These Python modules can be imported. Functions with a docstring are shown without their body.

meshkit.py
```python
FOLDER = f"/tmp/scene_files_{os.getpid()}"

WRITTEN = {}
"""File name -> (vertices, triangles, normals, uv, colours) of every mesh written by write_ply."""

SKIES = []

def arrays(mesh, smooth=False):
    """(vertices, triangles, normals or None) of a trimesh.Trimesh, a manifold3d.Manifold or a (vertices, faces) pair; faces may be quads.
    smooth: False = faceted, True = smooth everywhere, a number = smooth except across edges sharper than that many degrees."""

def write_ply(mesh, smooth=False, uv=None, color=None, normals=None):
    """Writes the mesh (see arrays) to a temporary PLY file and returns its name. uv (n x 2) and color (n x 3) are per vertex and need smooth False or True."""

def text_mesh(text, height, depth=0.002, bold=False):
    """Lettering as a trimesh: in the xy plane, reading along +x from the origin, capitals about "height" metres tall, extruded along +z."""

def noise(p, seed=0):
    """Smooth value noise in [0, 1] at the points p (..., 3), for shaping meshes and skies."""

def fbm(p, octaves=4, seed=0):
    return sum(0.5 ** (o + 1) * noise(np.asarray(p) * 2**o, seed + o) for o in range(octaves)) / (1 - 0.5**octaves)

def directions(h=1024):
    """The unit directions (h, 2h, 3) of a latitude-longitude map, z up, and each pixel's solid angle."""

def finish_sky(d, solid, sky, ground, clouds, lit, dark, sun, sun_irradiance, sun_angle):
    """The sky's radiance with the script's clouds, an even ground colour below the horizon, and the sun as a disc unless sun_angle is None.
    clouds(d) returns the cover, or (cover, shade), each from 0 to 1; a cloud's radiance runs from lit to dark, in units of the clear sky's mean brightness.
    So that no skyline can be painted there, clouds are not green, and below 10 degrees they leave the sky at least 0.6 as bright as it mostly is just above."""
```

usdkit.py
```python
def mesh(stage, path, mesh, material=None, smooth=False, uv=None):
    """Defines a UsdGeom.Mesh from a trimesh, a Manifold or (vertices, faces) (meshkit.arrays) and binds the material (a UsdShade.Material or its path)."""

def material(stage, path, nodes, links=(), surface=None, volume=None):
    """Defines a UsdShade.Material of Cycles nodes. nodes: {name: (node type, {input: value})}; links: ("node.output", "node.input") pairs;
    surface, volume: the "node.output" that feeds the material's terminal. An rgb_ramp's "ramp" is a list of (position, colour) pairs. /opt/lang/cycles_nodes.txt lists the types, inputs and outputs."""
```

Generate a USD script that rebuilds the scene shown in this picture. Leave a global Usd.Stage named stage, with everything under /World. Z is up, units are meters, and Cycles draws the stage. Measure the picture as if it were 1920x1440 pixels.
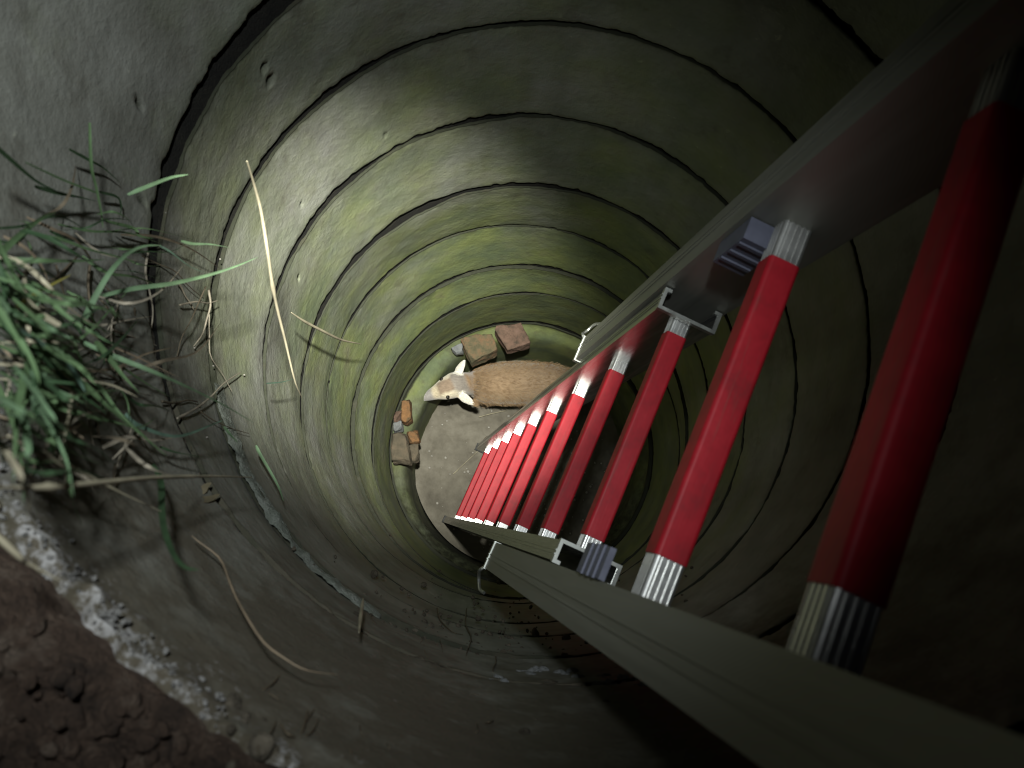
import math, numpy as np, trimesh, manifold3d as m3, shapely, usdkit, meshkit
from shapely.geometry import Polygon, box as sbox
from scipy.spatial.transform import Rotation as Ro
from pxr import Usd, UsdGeom, UsdLux, UsdShade, Gf, Sdf

stage = Usd.Stage.CreateInMemory()
UsdGeom.Xform.Define(stage, '/World')
UsdGeom.SetStageUpAxis(stage, 'Z')

# ------------------------------------------------------------------ camera, sky, lamp
F_PX = 1438.116                                   # focal length in pixels of a 1920 wide picture
CAM_ROT = Ro.from_rotvec([-0.18688, 0.01268, -0.18029])   # world -> camera
CAM = np.array([-0.0297, -0.31254, 0.0])
cam = UsdGeom.Camera.Define(stage, '/World/camera')
M = np.eye(4); M[:3, :3] = CAM_ROT.as_matrix(); M[3, :3] = CAM
cam.AddTransformOp().Set(Gf.Matrix4d(*M.ravel()))
cam.CreateHorizontalApertureAttr(36.0); cam.CreateVerticalApertureAttr(27.0)
cam.CreateFocalLengthAttr(36.0 * F_PX / 1920)
cam.CreateFStopAttr(8.0); cam.CreateFocusDistanceAttr(1.9)
cam.CreateClippingRangeAttr((0.02, 1000.0))
cam.CreateExposureAttr(0.0)

dome = UsdLux.DomeLight.Define(stage, '/World/sky')
usdkit.material(stage, '/World/Looks/night_sky', {
    's': ('sky_texture', {'sky_type': 'single_scattering', 'sun_disc': False, 'sun_elevation': -0.05, 'sun_rotation': 2.0}),
    'b': ('background_shader', {'strength': 0.02})}, [('s.color', 'b.color')], surface='b.background')
UsdShade.MaterialBindingAPI.Apply(dome.GetPrim()).Bind(UsdShade.Material.Get(stage, '/World/Looks/night_sky'))
dome.GetPrim().SetCustomDataByKey('kind', 'structure')

# the hand torch that lights the shaft, held beside the phone: a tight hot spot inside a wide spill
TORCH = np.array([-0.05, -0.13, 0.27])
def spot(name, power, angle, soft, radius, color, aim):
    l = UsdLux.SphereLight.Define(stage, '/World/' + name)
    z = -np.asarray(aim, float); z /= np.linalg.norm(z)
    x = np.cross([0, 1, 0], z); x /= np.linalg.norm(x); y = np.cross(z, x)
    m = np.eye(4); m[0, :3], m[1, :3], m[2, :3], m[3, :3] = x, y, z, TORCH
    l.AddTransformOp().Set(Gf.Matrix4d(*m.ravel()))
    l.CreateRadiusAttr(radius); l.CreateIntensityAttr(power); l.CreateNormalizeAttr(True)
    l.CreateColorAttr(Gf.Vec3f(*color))
    s = UsdLux.ShapingAPI.Apply(l.GetPrim()); s.CreateShapingConeAngleAttr(angle); s.CreateShapingConeSoftnessAttr(soft)
spot('torch_beam', 300.0, 14.5, 1.0, 0.024, (1.0, 1.0, 0.90), (-0.118, 0.108, -1))
spot('torch_spill', 17.0, 33.6, 1.0, 0.024, (0.91, 0.98, 1.0), (-0.205, 0.035, -1))
spot('added_glow', 1.8, 42.0, 1.0, 0.024, (0.92, 0.98, 1.0), (-0.55, -0.33, -1))  # added fill for the lower-left soil and wall, aimed off the torch axis

# ------------------------------------------------------------------ helpers
rng = np.random.default_rng(7)
W = '/World/'
used = {}
def numbered(parent, name):
    k = parent + '/' + name
    n = used.get(k, -1) + 1; used[k] = n
    return name if n == 0 else f'{name}_{n:03d}'
def path_of(parent):
    return '/World' if parent is None else str(parent.GetPath())
def tag(p, label=None, cat=None, group=None, kind=None):
    for k, v in (('label', label), ('category', cat), ('group', group), ('kind', kind)):
        if v: p.SetCustomDataByKey(k, v)
    return p
def obj(name, mesh, mat, parent=None, smooth=False, tint=None):
    base = path_of(parent)
    p = usdkit.mesh(stage, base + '/' + numbered(base, name), mesh, MAT[mat], smooth=smooth)
    p.CreateDoubleSidedAttr(True)
    if tint is not None:
        UsdGeom.PrimvarsAPI(p).CreatePrimvar('tint', Sdf.ValueTypeNames.Color3fArray, 'vertex').Set([Gf.Vec3f(*map(float, c)) for c in tint])
    return p.GetPrim()
def thing(name, label, cat, group=None, matrix=None):
    x = UsdGeom.Xform.Define(stage, '/World/' + numbered('/World', name))
    if matrix is not None: x.AddTransformOp().Set(Gf.Matrix4d(*np.asarray(matrix).ravel()))
    return tag(x.GetPrim(), label, cat, group)
def rays(px):
    px = np.atleast_2d(np.asarray(px, float))
    d = np.stack([(px[:, 0] - 960) / F_PX, -(px[:, 1] - 720) / F_PX, -np.ones(len(px))], 1)
    return CAM_ROT.inv().apply(d)
def on_wall(px, lift=0.0, R=0.5, C=(0.0, 0.018)):
    """points of the shaft wall, moved off it by lift metres towards the axis"""
    d = rays(px); o = CAM[:2] - np.asarray(C); a = (d[:, :2] ** 2).sum(1); b = d[:, :2] @ o; c = o @ o
    r = R - np.broadcast_to(np.asarray(lift, float), a.shape)
    t = (-b + np.sqrt(np.maximum(b * b - a * (c - r * r), 0))) / a
    return CAM + d * t[:, None]
def on_level(px, z):
    d = rays(px); t = (np.broadcast_to(np.asarray(z, float), (len(d),)) - CAM[2]) / d[:, 2]
    return CAM + d * t[:, None]
def spline(P, n):
    P = np.asarray(P, float)
    if len(P) == 2: return np.linspace(P[0], P[1], n)
    Q = np.vstack([2 * P[0] - P[1], P, 2 * P[-1] - P[-2]])
    t = np.linspace(0, len(P) - 1 - 1e-9, n); i = t.astype(int); u = (t - i)[:, None]
    a, b, c, d = Q[i], Q[i + 1], Q[i + 2], Q[i + 3]
    return 0.5 * (2 * b + (c - a) * u + (2 * a - 5 * b + 4 * c - d) * u ** 2 + (3 * b - a - 3 * c + d) * u ** 3)
def tube(P, r, sides=6):
    P = np.asarray(P, float); r = np.broadcast_to(np.asarray(r, float), (len(P),))
    T = np.gradient(P, axis=0); T /= np.linalg.norm(T, axis=1)[:, None] + 1e-12
    ref = np.array([0.31, 0.2, 0.93]); A = np.cross(T, ref); A /= np.linalg.norm(A, axis=1)[:, None] + 1e-9; B = np.cross(T, A)
    an = np.arange(sides) * 2 * math.pi / sides
    v = P[:, None] + r[:, None, None] * (np.cos(an)[None, :, None] * A[:, None] + np.sin(an)[None, :, None] * B[:, None])
    i, j = np.meshgrid(np.arange(len(P) - 1), np.arange(sides), indexing='ij')
    q = np.stack([i * sides + j, i * sides + (j + 1) % sides, (i + 1) * sides + (j + 1) % sides, (i + 1) * sides + j], -1).reshape(-1, 4)
    f = np.vstack([q[:, [0, 1, 2]], q[:, [0, 2, 3]]])
    m = len(P) * sides
    v = np.vstack([v.reshape(-1, 3), P[:1], P[-1:]])
    k = np.arange(sides)
    caps = np.vstack([np.c_[np.full(sides, m), (k + 1) % sides, k], np.c_[np.full(sides, m + 1), m - sides + k, m - sides + (k + 1) % sides]])
    return trimesh.Trimesh(v, np.vstack([f, caps]), process=False)
def join(ms): return trimesh.util.concatenate(ms)
def mani(mesh): return m3.Manifold(m3.Mesh(np.asarray(mesh.vertices, np.float32), np.asarray(mesh.faces, np.uint32)))
def from_mani(m):
    g = m.to_mesh(); return trimesh.Trimesh(g.vert_properties[:, :3], g.tri_verts, process=True)

# ------------------------------------------------------------------ materials
MAT = {}
def mat(name, nodes, links, **kw):
    MAT[name] = usdkit.material(stage, '/World/Looks/' + name, nodes, links, **({'surface': 'p.BSDF'} | kw))

# concrete of the rings: grey, blotched, algae growing with depth and on the far side, fine pitted relief
mat('concrete', {
    'g': ('geometry', {}), 'xyz': ('separate_xyz', {}),
    'n1': ('noise_texture', {'scale': 5.0, 'detail': 8.0, 'roughness': 0.62}),
    'r1': ('rgb_ramp', {'ramp': [(0.25, (0.120, 0.121, 0.102)), (0.5, (0.186, 0.188, 0.164)), (0.75, (0.25, 0.252, 0.232))]}),
    'mp': ('mapping', {'scale': (16.0, 16.0, 1.6)}), 'n2': ('noise_texture', {'scale': 1.0, 'detail': 5.0, 'roughness': 0.6}),
    'r2': ('rgb_ramp', {'ramp': [(0.3, (0.72, 0.71, 0.66)), (0.6, (1, 1, 1))]}),
    'mul': ('mix', {'mix_type': 'multiply', 'fac': 0.75}),
    'n3': ('noise_texture', {'scale': 3.2, 'detail': 6.0, 'roughness': 0.65}),
    'zr': ('map_range', {'clamp': True, 'from_min': -0.8, 'from_max': -2.6, 'to_min': -0.14, 'to_max': 0.29}),
    'yr': ('map_range', {'clamp': True, 'from_min': -0.4, 'from_max': 0.45, 'to_min': -0.10, 'to_max': 0.13}),
    'a1': ('math', {'math_type': 'add'}), 'a2': ('math', {'math_type': 'add'}),
    'am': ('map_range', {'clamp': True, 'from_min': 0.44, 'from_max': 0.80, 'to_min': 0.0, 'to_max': 0.85}),
    'nal': ('noise_texture', {'scale': 9.0, 'detail': 4.0}),
    'ral': ('rgb_ramp', {'ramp': [(0.35, (0.095, 0.125, 0.055)), (0.62, (0.160, 0.190, 0.055)), (0.8, (0.165, 0.16, 0.08))]}),
    'alg': ('mix', {}),
    'n4': ('noise_texture', {'scale': 45.0, 'detail': 4.0, 'roughness': 0.7}),
    'spk': ('rgb_ramp', {'ramp': [(0.0, (0.55, 0.52, 0.45)), (0.33, (0.94, 0.94, 0.93)), (0.66, (1, 1, 1)), (0.76, (1.6, 1.58, 1.5))]}),
    'm5': ('mix', {'mix_type': 'multiply', 'fac': 0.8}),
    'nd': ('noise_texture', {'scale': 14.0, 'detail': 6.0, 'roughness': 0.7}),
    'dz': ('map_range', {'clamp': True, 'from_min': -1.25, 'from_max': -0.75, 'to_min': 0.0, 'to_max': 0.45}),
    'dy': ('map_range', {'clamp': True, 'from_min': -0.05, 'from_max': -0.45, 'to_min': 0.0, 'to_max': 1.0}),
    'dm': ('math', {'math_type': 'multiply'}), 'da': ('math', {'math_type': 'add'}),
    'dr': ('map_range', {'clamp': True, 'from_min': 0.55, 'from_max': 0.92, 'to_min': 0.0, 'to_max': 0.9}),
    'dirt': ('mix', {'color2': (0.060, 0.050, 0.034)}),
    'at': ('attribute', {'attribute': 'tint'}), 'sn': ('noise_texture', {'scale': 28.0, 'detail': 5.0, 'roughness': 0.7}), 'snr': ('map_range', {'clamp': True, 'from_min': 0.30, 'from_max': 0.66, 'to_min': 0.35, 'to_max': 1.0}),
    'sm': ('math', {'math_type': 'multiply', 'use_clamp': True}), 'stain_shade': ('mix', {'color2': (0.020, 0.022, 0.012)}),
    'nc': ('noise_texture', {'scale': 130.0, 'detail': 4.0, 'roughness': 0.7}), 'cm': ('math', {'math_type': 'multiply_add', 'value3': 0.33}),
    'chipz': ('map_range', {'clamp': True, 'from_min': -0.60, 'from_max': -0.50, 'to_min': -0.12, 'to_max': 0.055}),
    'chn': ('math', {'math_type': 'add'}), 'chr': ('map_range', {'clamp': True, 'from_min': 0.62, 'from_max': 0.72, 'to_min': 0.0, 'to_max': 0.85}),
    'chip': ('mix', {'color2': (0.25, 0.245, 0.24)}),
    'nb': ('noise_texture', {'scale': 90.0, 'detail': 5.0, 'roughness': 0.65}),
    'b': ('bump', {'strength': 0.22, 'distance': 0.003}),
    'b2': ('bump', {'strength': 0.22, 'distance': 0.008}),
    'p': ('principled_bsdf', {'roughness': 0.78, 'specular_ior_level': 0.3}),
}, [('g.position', 'n1.vector'), ('n1.fac', 'r1.fac'), ('g.position', 'mp.vector'), ('mp.vector', 'n2.vector'), ('n2.fac', 'r2.fac'),
    ('r1.color', 'mul.color1'), ('r2.color', 'mul.color2'), ('g.position', 'xyz.vector'), ('xyz.z', 'zr.value'), ('xyz.y', 'yr.value'),
    ('g.position', 'n3.vector'), ('n3.fac', 'a1.value1'), ('zr.result', 'a1.value2'), ('a1.value', 'a2.value1'), ('yr.result', 'a2.value2'), ('a2.value', 'am.value'),
    ('g.position', 'nal.vector'), ('nal.fac', 'ral.fac'), ('mul.color', 'alg.color1'), ('ral.color', 'alg.color2'), ('am.result', 'alg.fac'),
    ('g.position', 'n4.vector'), ('n4.fac', 'spk.fac'), ('alg.color', 'm5.color1'), ('spk.color', 'm5.color2'),
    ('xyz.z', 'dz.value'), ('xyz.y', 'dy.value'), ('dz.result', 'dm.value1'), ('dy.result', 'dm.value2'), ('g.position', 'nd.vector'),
    ('nd.fac', 'da.value1'), ('dm.value', 'da.value2'), ('da.value', 'dr.value'), ('g.position', 'sn.vector'), ('sn.fac', 'snr.value'), ('at.fac', 'sm.value1'), ('snr.result', 'sm.value2'), ('m5.color', 'stain_shade.color1'), ('sm.value', 'stain_shade.fac'), ('stain_shade.color', 'dirt.color1'), ('dr.result', 'dirt.fac'),
    ('xyz.z', 'chipz.value'), ('chipz.result', 'chn.value1'), ('cm.value', 'chn.value2'), ('chn.value', 'chr.value'), ('nd.fac', 'cm.value1'), ('nc.fac', 'cm.value2'), ('g.position', 'nc.vector'), ('dirt.color', 'chip.color1'), ('chr.result', 'chip.fac'),
    ('chip.color', 'p.base_color'), ('g.position', 'nb.vector'), ('nb.fac', 'b.height'), ('n4.fac', 'b2.height'), ('b.normal', 'b2.normal'), ('b2.normal', 'p.normal')])

def earthy(name, cols, scale, rough=0.9, bump=0.8, dist=0.01, coord='position'):
    nd = {'g': ('geometry', {}), 'n': ('noise_texture', {'scale': scale, 'detail': 8.0, 'roughness': 0.68}),
          'r': ('rgb_ramp', {'ramp': [(0.3, cols[0]), (0.5, cols[1]), (0.7, cols[2])]}),
          'm': ('noise_texture', {'scale': scale * 7, 'detail': 5.0, 'roughness': 0.7}), 'b': ('bump', {'strength': bump, 'distance': dist}),
          'p': ('principled_bsdf', {'roughness': rough, 'specular_ior_level': 0.25})}
    mat(name, nd, [('g.position', 'n.vector'), ('g.position', 'm.vector'), ('n.fac', 'r.fac'), ('r.color', 'p.base_color'), ('m.fac', 'b.height'), ('b.normal', 'p.normal')])
earthy('soil', [(0.016, 0.011, 0.008), (0.078, 0.050, 0.034), (0.19, 0.15, 0.115)], 30, 0.9, 1.0, 0.02)
earthy('packed_dirt', [(0.025, 0.020, 0.014), (0.065, 0.055, 0.040), (0.14, 0.12, 0.09)], 30)
earthy('mud', [(0.07, 0.062, 0.047), (0.118, 0.106, 0.082), (0.175, 0.16, 0.128)], 7, 0.75, 0.5, 0.008)
earthy('joint_dirt', [(0.004, 0.004, 0.003), (0.007, 0.0065, 0.005), (0.014, 0.013, 0.009)], 40)
earthy('aggregate', [(0.09, 0.088, 0.08), (0.19, 0.185, 0.175), (0.36, 0.35, 0.335)], 50)
earthy('pebble', [(0.22, 0.20, 0.17), (0.34, 0.32, 0.28), (0.5, 0.48, 0.43)], 60)
earthy('brick_mossy', [(0.045, 0.050, 0.028), (0.110, 0.090, 0.052), (0.190, 0.105, 0.058)], 26)
earthy('brick_pink', [(0.060, 0.046, 0.034), (0.140, 0.088, 0.064), (0.180, 0.115, 0.088)], 26)
earthy('brick_orange', [(0.060, 0.052, 0.030), (0.170, 0.090, 0.040), (0.230, 0.120, 0.050)], 34)
earthy('brick_dark', [(0.057, 0.049, 0.035), (0.095, 0.079, 0.055), (0.138, 0.105, 0.072)], 30)
earthy('grey_stone', [(0.121, 0.127, 0.132), (0.165, 0.171, 0.171), (0.209, 0.215, 0.215)], 30)

def plain(name, color, rough, metallic=0.0, var=0.15, scale=30, bump=0.0, stretch=(1, 1, 1), **kw):
    lo, hi = [c * (1 - var) for c in color], [min(1, c * (1 + var)) for c in color]
    nd = {'t': ('texture_coordinate', {}), 'mp': ('mapping', {'scale': stretch}), 'n': ('noise_texture', {'scale': scale, 'detail': 6.0, 'roughness': 0.65}),
          'r': ('rgb_ramp', {'ramp': [(0.3, lo), (0.7, hi)]}), 'rr': ('map_range', {'clamp': True, 'from_min': 0.3, 'from_max': 0.7, 'to_min': rough * 0.75, 'to_max': min(1, rough * 1.25)}),
          'b': ('bump', {'strength': bump, 'distance': 0.002}), 'p': ('principled_bsdf', {'metallic': metallic, **kw})}
    mat(name, nd, [('t.object', 'mp.vector'), ('mp.vector', 'n.vector'), ('n.fac', 'r.fac'), ('n.fac', 'rr.value'), ('r.color', 'p.base_color'), ('rr.result', 'p.roughness'),
                   ('n.fac', 'b.height'), ('b.normal', 'p.normal')])
plain('aluminium', (0.62, 0.62, 0.60), 0.40, 0.9, 0.10, 25, 0.15, (1, 1, 0.08))
plain('polished_aluminium', (0.42, 0.42, 0.41), 0.25, 0.95, 0.12, 18, 0.1, (3, 3, 0.15))
plain('rail_aluminium', (0.24, 0.24, 0.208), 0.50, 0.6, 0.18, 16, 0.2, (3, 3, 0.15))
mat('red_plastic', {'t': ('texture_coordinate', {}), 'n': ('noise_texture', {'scale': 28.0, 'detail': 7.0, 'roughness': 0.7}), 'mp': ('mapping', {'scale': (6, 90, 90)}), 'w': ('noise_texture', {'scale': 1.0, 'detail': 6.0, 'roughness': 0.75}),
    'r': ('rgb_ramp', {'ramp': [(0.25, (0.20, 0.010, 0.014)), (0.5, (0.32, 0.008, 0.016)), (0.75, (0.40, 0.014, 0.024))]}),
    'g': ('map_range', {'clamp': True, 'from_min': 0.56, 'from_max': 0.74, 'to_min': 0.0, 'to_max': 0.55}), 'x': ('mix', {'color2': (0.13, 0.06, 0.045)}),
    'b': ('bump', {'strength': 0.2, 'distance': 0.0015}), 'p': ('principled_bsdf', {'roughness': 0.55, 'specular_ior_level': 0.3})},
    [('t.object', 'n.vector'), ('t.object', 'mp.vector'), ('mp.vector', 'w.vector'), ('n.fac', 'r.fac'), ('w.fac', 'g.value'), ('r.color', 'x.color1'), ('g.result', 'x.fac'), ('x.color', 'p.base_color'), ('w.fac', 'b.height'), ('b.normal', 'p.normal')])
plain('blue_grey_plastic', (0.085, 0.09, 0.125), 0.5, 0.0, 0.15, 40)
plain('black_rubber', (0.02, 0.02, 0.02), 0.7)
plain('steel', (0.40, 0.41, 0.38), 0.42, 0.9, 0.1)
plain('eye', (0.012, 0.010, 0.008), 0.15)

earthy('dust', [(0.085, 0.095, 0.075), (0.15, 0.165, 0.14), (0.24, 0.25, 0.225)], 40)
earthy('hair', [(0.16, 0.10, 0.055), (0.235, 0.155, 0.085), (0.32, 0.235, 0.14)], 30, 0.8, 0.0)
def leafy(name, color, trans=0.35, rough=0.65, var=0.3):
    lo, hi = [c * (1 - var) for c in color], [c * (1 + var) for c in color]
    mat(name, {'g': ('geometry', {}), 'n': ('noise_texture', {'scale': 35.0, 'detail': 3.0}), 'r': ('rgb_ramp', {'ramp': [(0.3, lo), (0.7, hi)]}),
               'p': ('principled_bsdf', {'roughness': rough, 'specular_ior_level': 0.25}), 't': ('translucent_bsdf', {}), 'x': ('mix_closure', {'fac': trans})},
        [('g.position', 'n.vector'), ('n.fac', 'r.fac'), ('r.color', 'p.base_color'), ('r.color', 't.color'), ('p.BSDF', 'x.closure1'), ('t.BSDF', 'x.closure2')], surface='x.closure')
leafy('grass_green', (0.092, 0.150, 0.068)); leafy('grass_shaded', (0.034, 0.066, 0.030)); leafy('grass_pale', (0.125, 0.20, 0.11)); leafy('grass_teal', (0.10, 0.165, 0.12))  # the darkest green has the shade of blade undersides put into its colour
leafy('grass_yellow', (0.30, 0.27, 0.07)); leafy('straw', (0.28, 0.25, 0.175), 0.2); leafy('straw_pink', (0.20, 0.155, 0.105), 0.2); leafy('dead_leaf', (0.16, 0.135, 0.085), 0.25)
leafy('root', (0.085, 0.068, 0.045), 0.05, 0.8); leafy('root_grey', (0.24, 0.21, 0.16), 0.05, 0.8)

mat('fur', {'a': ('attribute', {'attribute': 'tint'}), 'g': ('geometry', {}), 'mp': ('mapping', {'scale': (60, 160, 160)}), 'n': ('noise_texture', {'scale': 1.0, 'detail': 5.0, 'roughness': 0.7}),
            'r': ('rgb_ramp', {'ramp': [(0.25, (0.62, 0.60, 0.58)), (0.75, (1.2, 1.2, 1.2))]}), 'm': ('mix', {'mix_type': 'multiply', 'fac': 1.0}),
            'b': ('bump', {'strength': 0.5, 'distance': 0.004}), 'p': ('principled_bsdf', {'roughness': 0.85, 'sheen_weight': 0.25, 'sheen_roughness': 0.5})},
    [('g.position', 'mp.vector'), ('mp.vector', 'n.vector'), ('n.fac', 'r.fac'), ('a.color', 'm.color1'), ('r.color', 'm.color2'), ('m.color', 'p.base_color'), ('n.fac', 'b.height'), ('b.normal', 'p.normal')])

# ------------------------------------------------------------------ the shaft: nine stacked concrete rings
# each joint: centre x, centre y, tilt x, tilt y, height, gap
FLOOR = -3.42
JOINTS = [(0.006, 0.02, 0.0, 0.0, -0.50, 0.0),
          (0.0063, 0.0252, 0.0233, -0.0127, -0.9033, 0.042),
          (-0.0142, 0.018, -0.035, 0.02, -1.126, 0.012),
          (-0.0017, 0.011, 0.0242, 0.0217, -1.4077, 0.017),
          (-0.0057, -0.0044, -0.0139, 0.0027, -1.7041, 0.026),
          (-0.0082, 0.0115, 0.0101, 0.0167, -1.9821, 0.016),
          (0.0065, -0.003, -0.0123, 0.002, -2.2686, 0.026),
          (0.041, -0.018, 0.0, 0.0, -2.49, 0.022),
          (0.0382, -0.0045, -0.0098, -0.004, -2.9128, 0.045),
          (0.066, 0.006, 0.0, 0.0, FLOOR - 0.06, 0.0)]
NT = 960
TH = np.linspace(0, 2 * math.pi, NT, endpoint=False)
CS = np.stack([np.cos(TH), np.sin(TH)], 1)
def jz(j, xy): return j[4] - xy[..., 0] * j[2] - xy[..., 1] * j[3]
def circ_noise(freq, seed, oct=4): return meshkit.fbm(np.c_[CS * freq, np.full(NT, seed * 3.7)], oct, seed) - 0.5
def lobe(th, a, w): return np.exp(-((np.angle(np.exp(1j * (th - a)))) / w) ** 2)
def edge_noise(k):
    """heights of the lower and upper lip of joint k about its plane"""
    wander = 0.010 * circ_noise(9, k + 200, 5) + 0.005 * circ_noise(45, k + 220, 4)
    g = JOINTS[k][5] * np.clip(0.85 + 2.2 * circ_noise(2.6, k + 240, 4), 0.3, 1.6) + 0.003 * np.clip(circ_noise(50, k + 260, 3), 0, 1)
    g = g * (0.55 + 0.95 * lobe(TH, math.radians(150), 1.15))
    if k == 1: g = JOINTS[k][5] * (0.25 + 0.8 * lobe(TH, math.radians(150), 1.0)) * (1 + 0.5 * circ_noise(3, 241, 3)) + 0.006 * circ_noise(30, 261, 4)
    return wander - g / 2, wander + g / 2
def ring(k, inset=None):
    jt, jb = JOINTS[k], JOINTS[k + 1]
    s = np.concatenate([[0, .004, .010, .018, .03, .05], np.linspace(.07, .93, 34), [.95, .97, .982, .990, .996, 1]])
    h = jt[4] - jb[4]
    top, bot = np.array(jt[:2]) + 0.5 * CS, np.array(jb[:2]) + 0.5 * CS
    chip_t = np.clip(circ_noise(26, k * 2 + 1, 5) * 2.2, -0.1, 1); chip_b = np.clip(circ_noise(26, k * 2 + 40, 5) * 2.2, -0.1, 1)
    zt = jz(jt, top) + edge_noise(k)[0] - 0.003 * chip_t.clip(0)
    zb = jz(jb, bot) + edge_noise(k + 1)[1] + 0.003 * chip_b.clip(0)
    if k == 0:                                   # the broken rim
        rec0 = 0.030 * np.clip(circ_noise(22, 301, 5) + .05, 0, 1); zt = zt + 0.005 - 0.045 * np.clip(circ_noise(9, 77, 5) + 0.12, 0, 1) - 0.022 * circ_noise(40, 78, 5)
    if k == 0: globals()['RIM_Z'] = zt
    holes = {}
    rows = []
    for si in s:
        c = np.array(jt[:2]) * (1 - si) + np.array(jb[:2]) * si
        z = zt * (1 - si) + zb * si
        dt, db = si * h, (1 - si) * h
        P = np.c_[CS * 0.5, z]
        rec = (0.0004 + 0.005 * chip_t.clip(0)) * np.exp(-(dt / 0.005) ** 1.3) + (0.0012 + 0.005 * chip_b.clip(0)) * np.exp(-(db / 0.005) ** 1.3)
        big = 0.006 * (meshkit.fbm(P * 7 + k * 9.1, 3, k) - 0.5) + 0.0016 * (meshkit.fbm(P * 40, 3, k + 5) - 0.5)
        if k == 0: rec = rec + rec0 * np.exp(-dt / .025)
        for hx, hk, hr in HOLES:
            if hk == k:
                d_ = np.linalg.norm(np.c_[c + CS * 0.5, z] - on_wall([hx], C=(np.array(jt[:2]) + np.array(jb[:2])) / 2)[0], axis=1) + 0.010 * (meshkit.fbm(P * 60, 3, 17) - .5)
                big = big + 0.012 * np.clip(1.3 - d_ / hr, 0, 1); holes[len(rows)] = holes.get(len(rows), 0) + 3 * np.clip(1.2 - d_ / hr, 0, 1)
        if k == 0: big = big + (0.016 * (meshkit.fbm(P * 55, 4, 91) - 0.45) + 0.012 * (meshkit.fbm(P * 20, 3, 92) - .5)) * np.exp(-dt / 0.045)
        r = 0.5 + rec + big + (inset(TH, si) if inset else 0)
        rows.append(np.c_[c + CS * r[:, None], z])
    c = (np.array(jt[:2]) + np.array(jb[:2])) / 2
    rows.append(np.c_[c + CS * 0.585, zb]); rows.append(np.c_[c + CS * 0.585, zt])
    wide = 0.012 + 0.05 * np.clip(circ_noise(4, k + 90, 4) + .2, 0, 1)
    stain_shade = [np.clip(np.exp(-si * h / wide) * (.15 + 1.1 * np.clip(circ_noise(5, k + 71) + .2, 0, 1)) + 3.0 * np.exp(-si * h / .0018) + .5 * np.exp(-(1 - si) * h / (0.4 * wide)), 0, 3) for si in s] + [np.full(NT, 3.0) if k else np.zeros(NT)] * 2  # joint dirt plus painted shade bands below joints; lit ring edges darkened too
    for q_, a_ in holes.items(): stain_shade[q_] = np.clip(stain_shade[q_] + a_, 0, 3)
    V = np.vstack(rows); n = len(rows)
    i, j = np.meshgrid(np.arange(n), np.arange(NT), indexing='ij')
    q = np.stack([i * NT + j, i * NT + (j + 1) % NT, ((i + 1) % n) * NT + (j + 1) % NT, ((i + 1) % n) * NT + j], -1).reshape(-1, 4)
    return trimesh.Trimesh(V, np.vstack([q[:, [0, 1, 2]], q[:, [0, 2, 3]]])[:, ::-1], process=False), np.repeat(np.concatenate(stain_shade)[:, None], 3, 1)
HOLES = [((494, 124), 1, .008), ((506, 150), 1, .009), ((262, 195), 0, .005), ((266, 378), 0, .006), ((563, 382), 2, .005), ((630, 372), 2, .006), ((820, 560), 5, .006), ((560, 520), 3, .004), ((350, 250), 1, .005), ((720, 250), 2, .006), ((900, 300), 2, .006)]
insets = {2: lambda th, si: -0.013 * lobe(th, math.radians(231), 0.62) * math.exp(-si * 1.5),
          6: lambda th, si: -0.005 * math.exp(-si * 6), }
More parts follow.
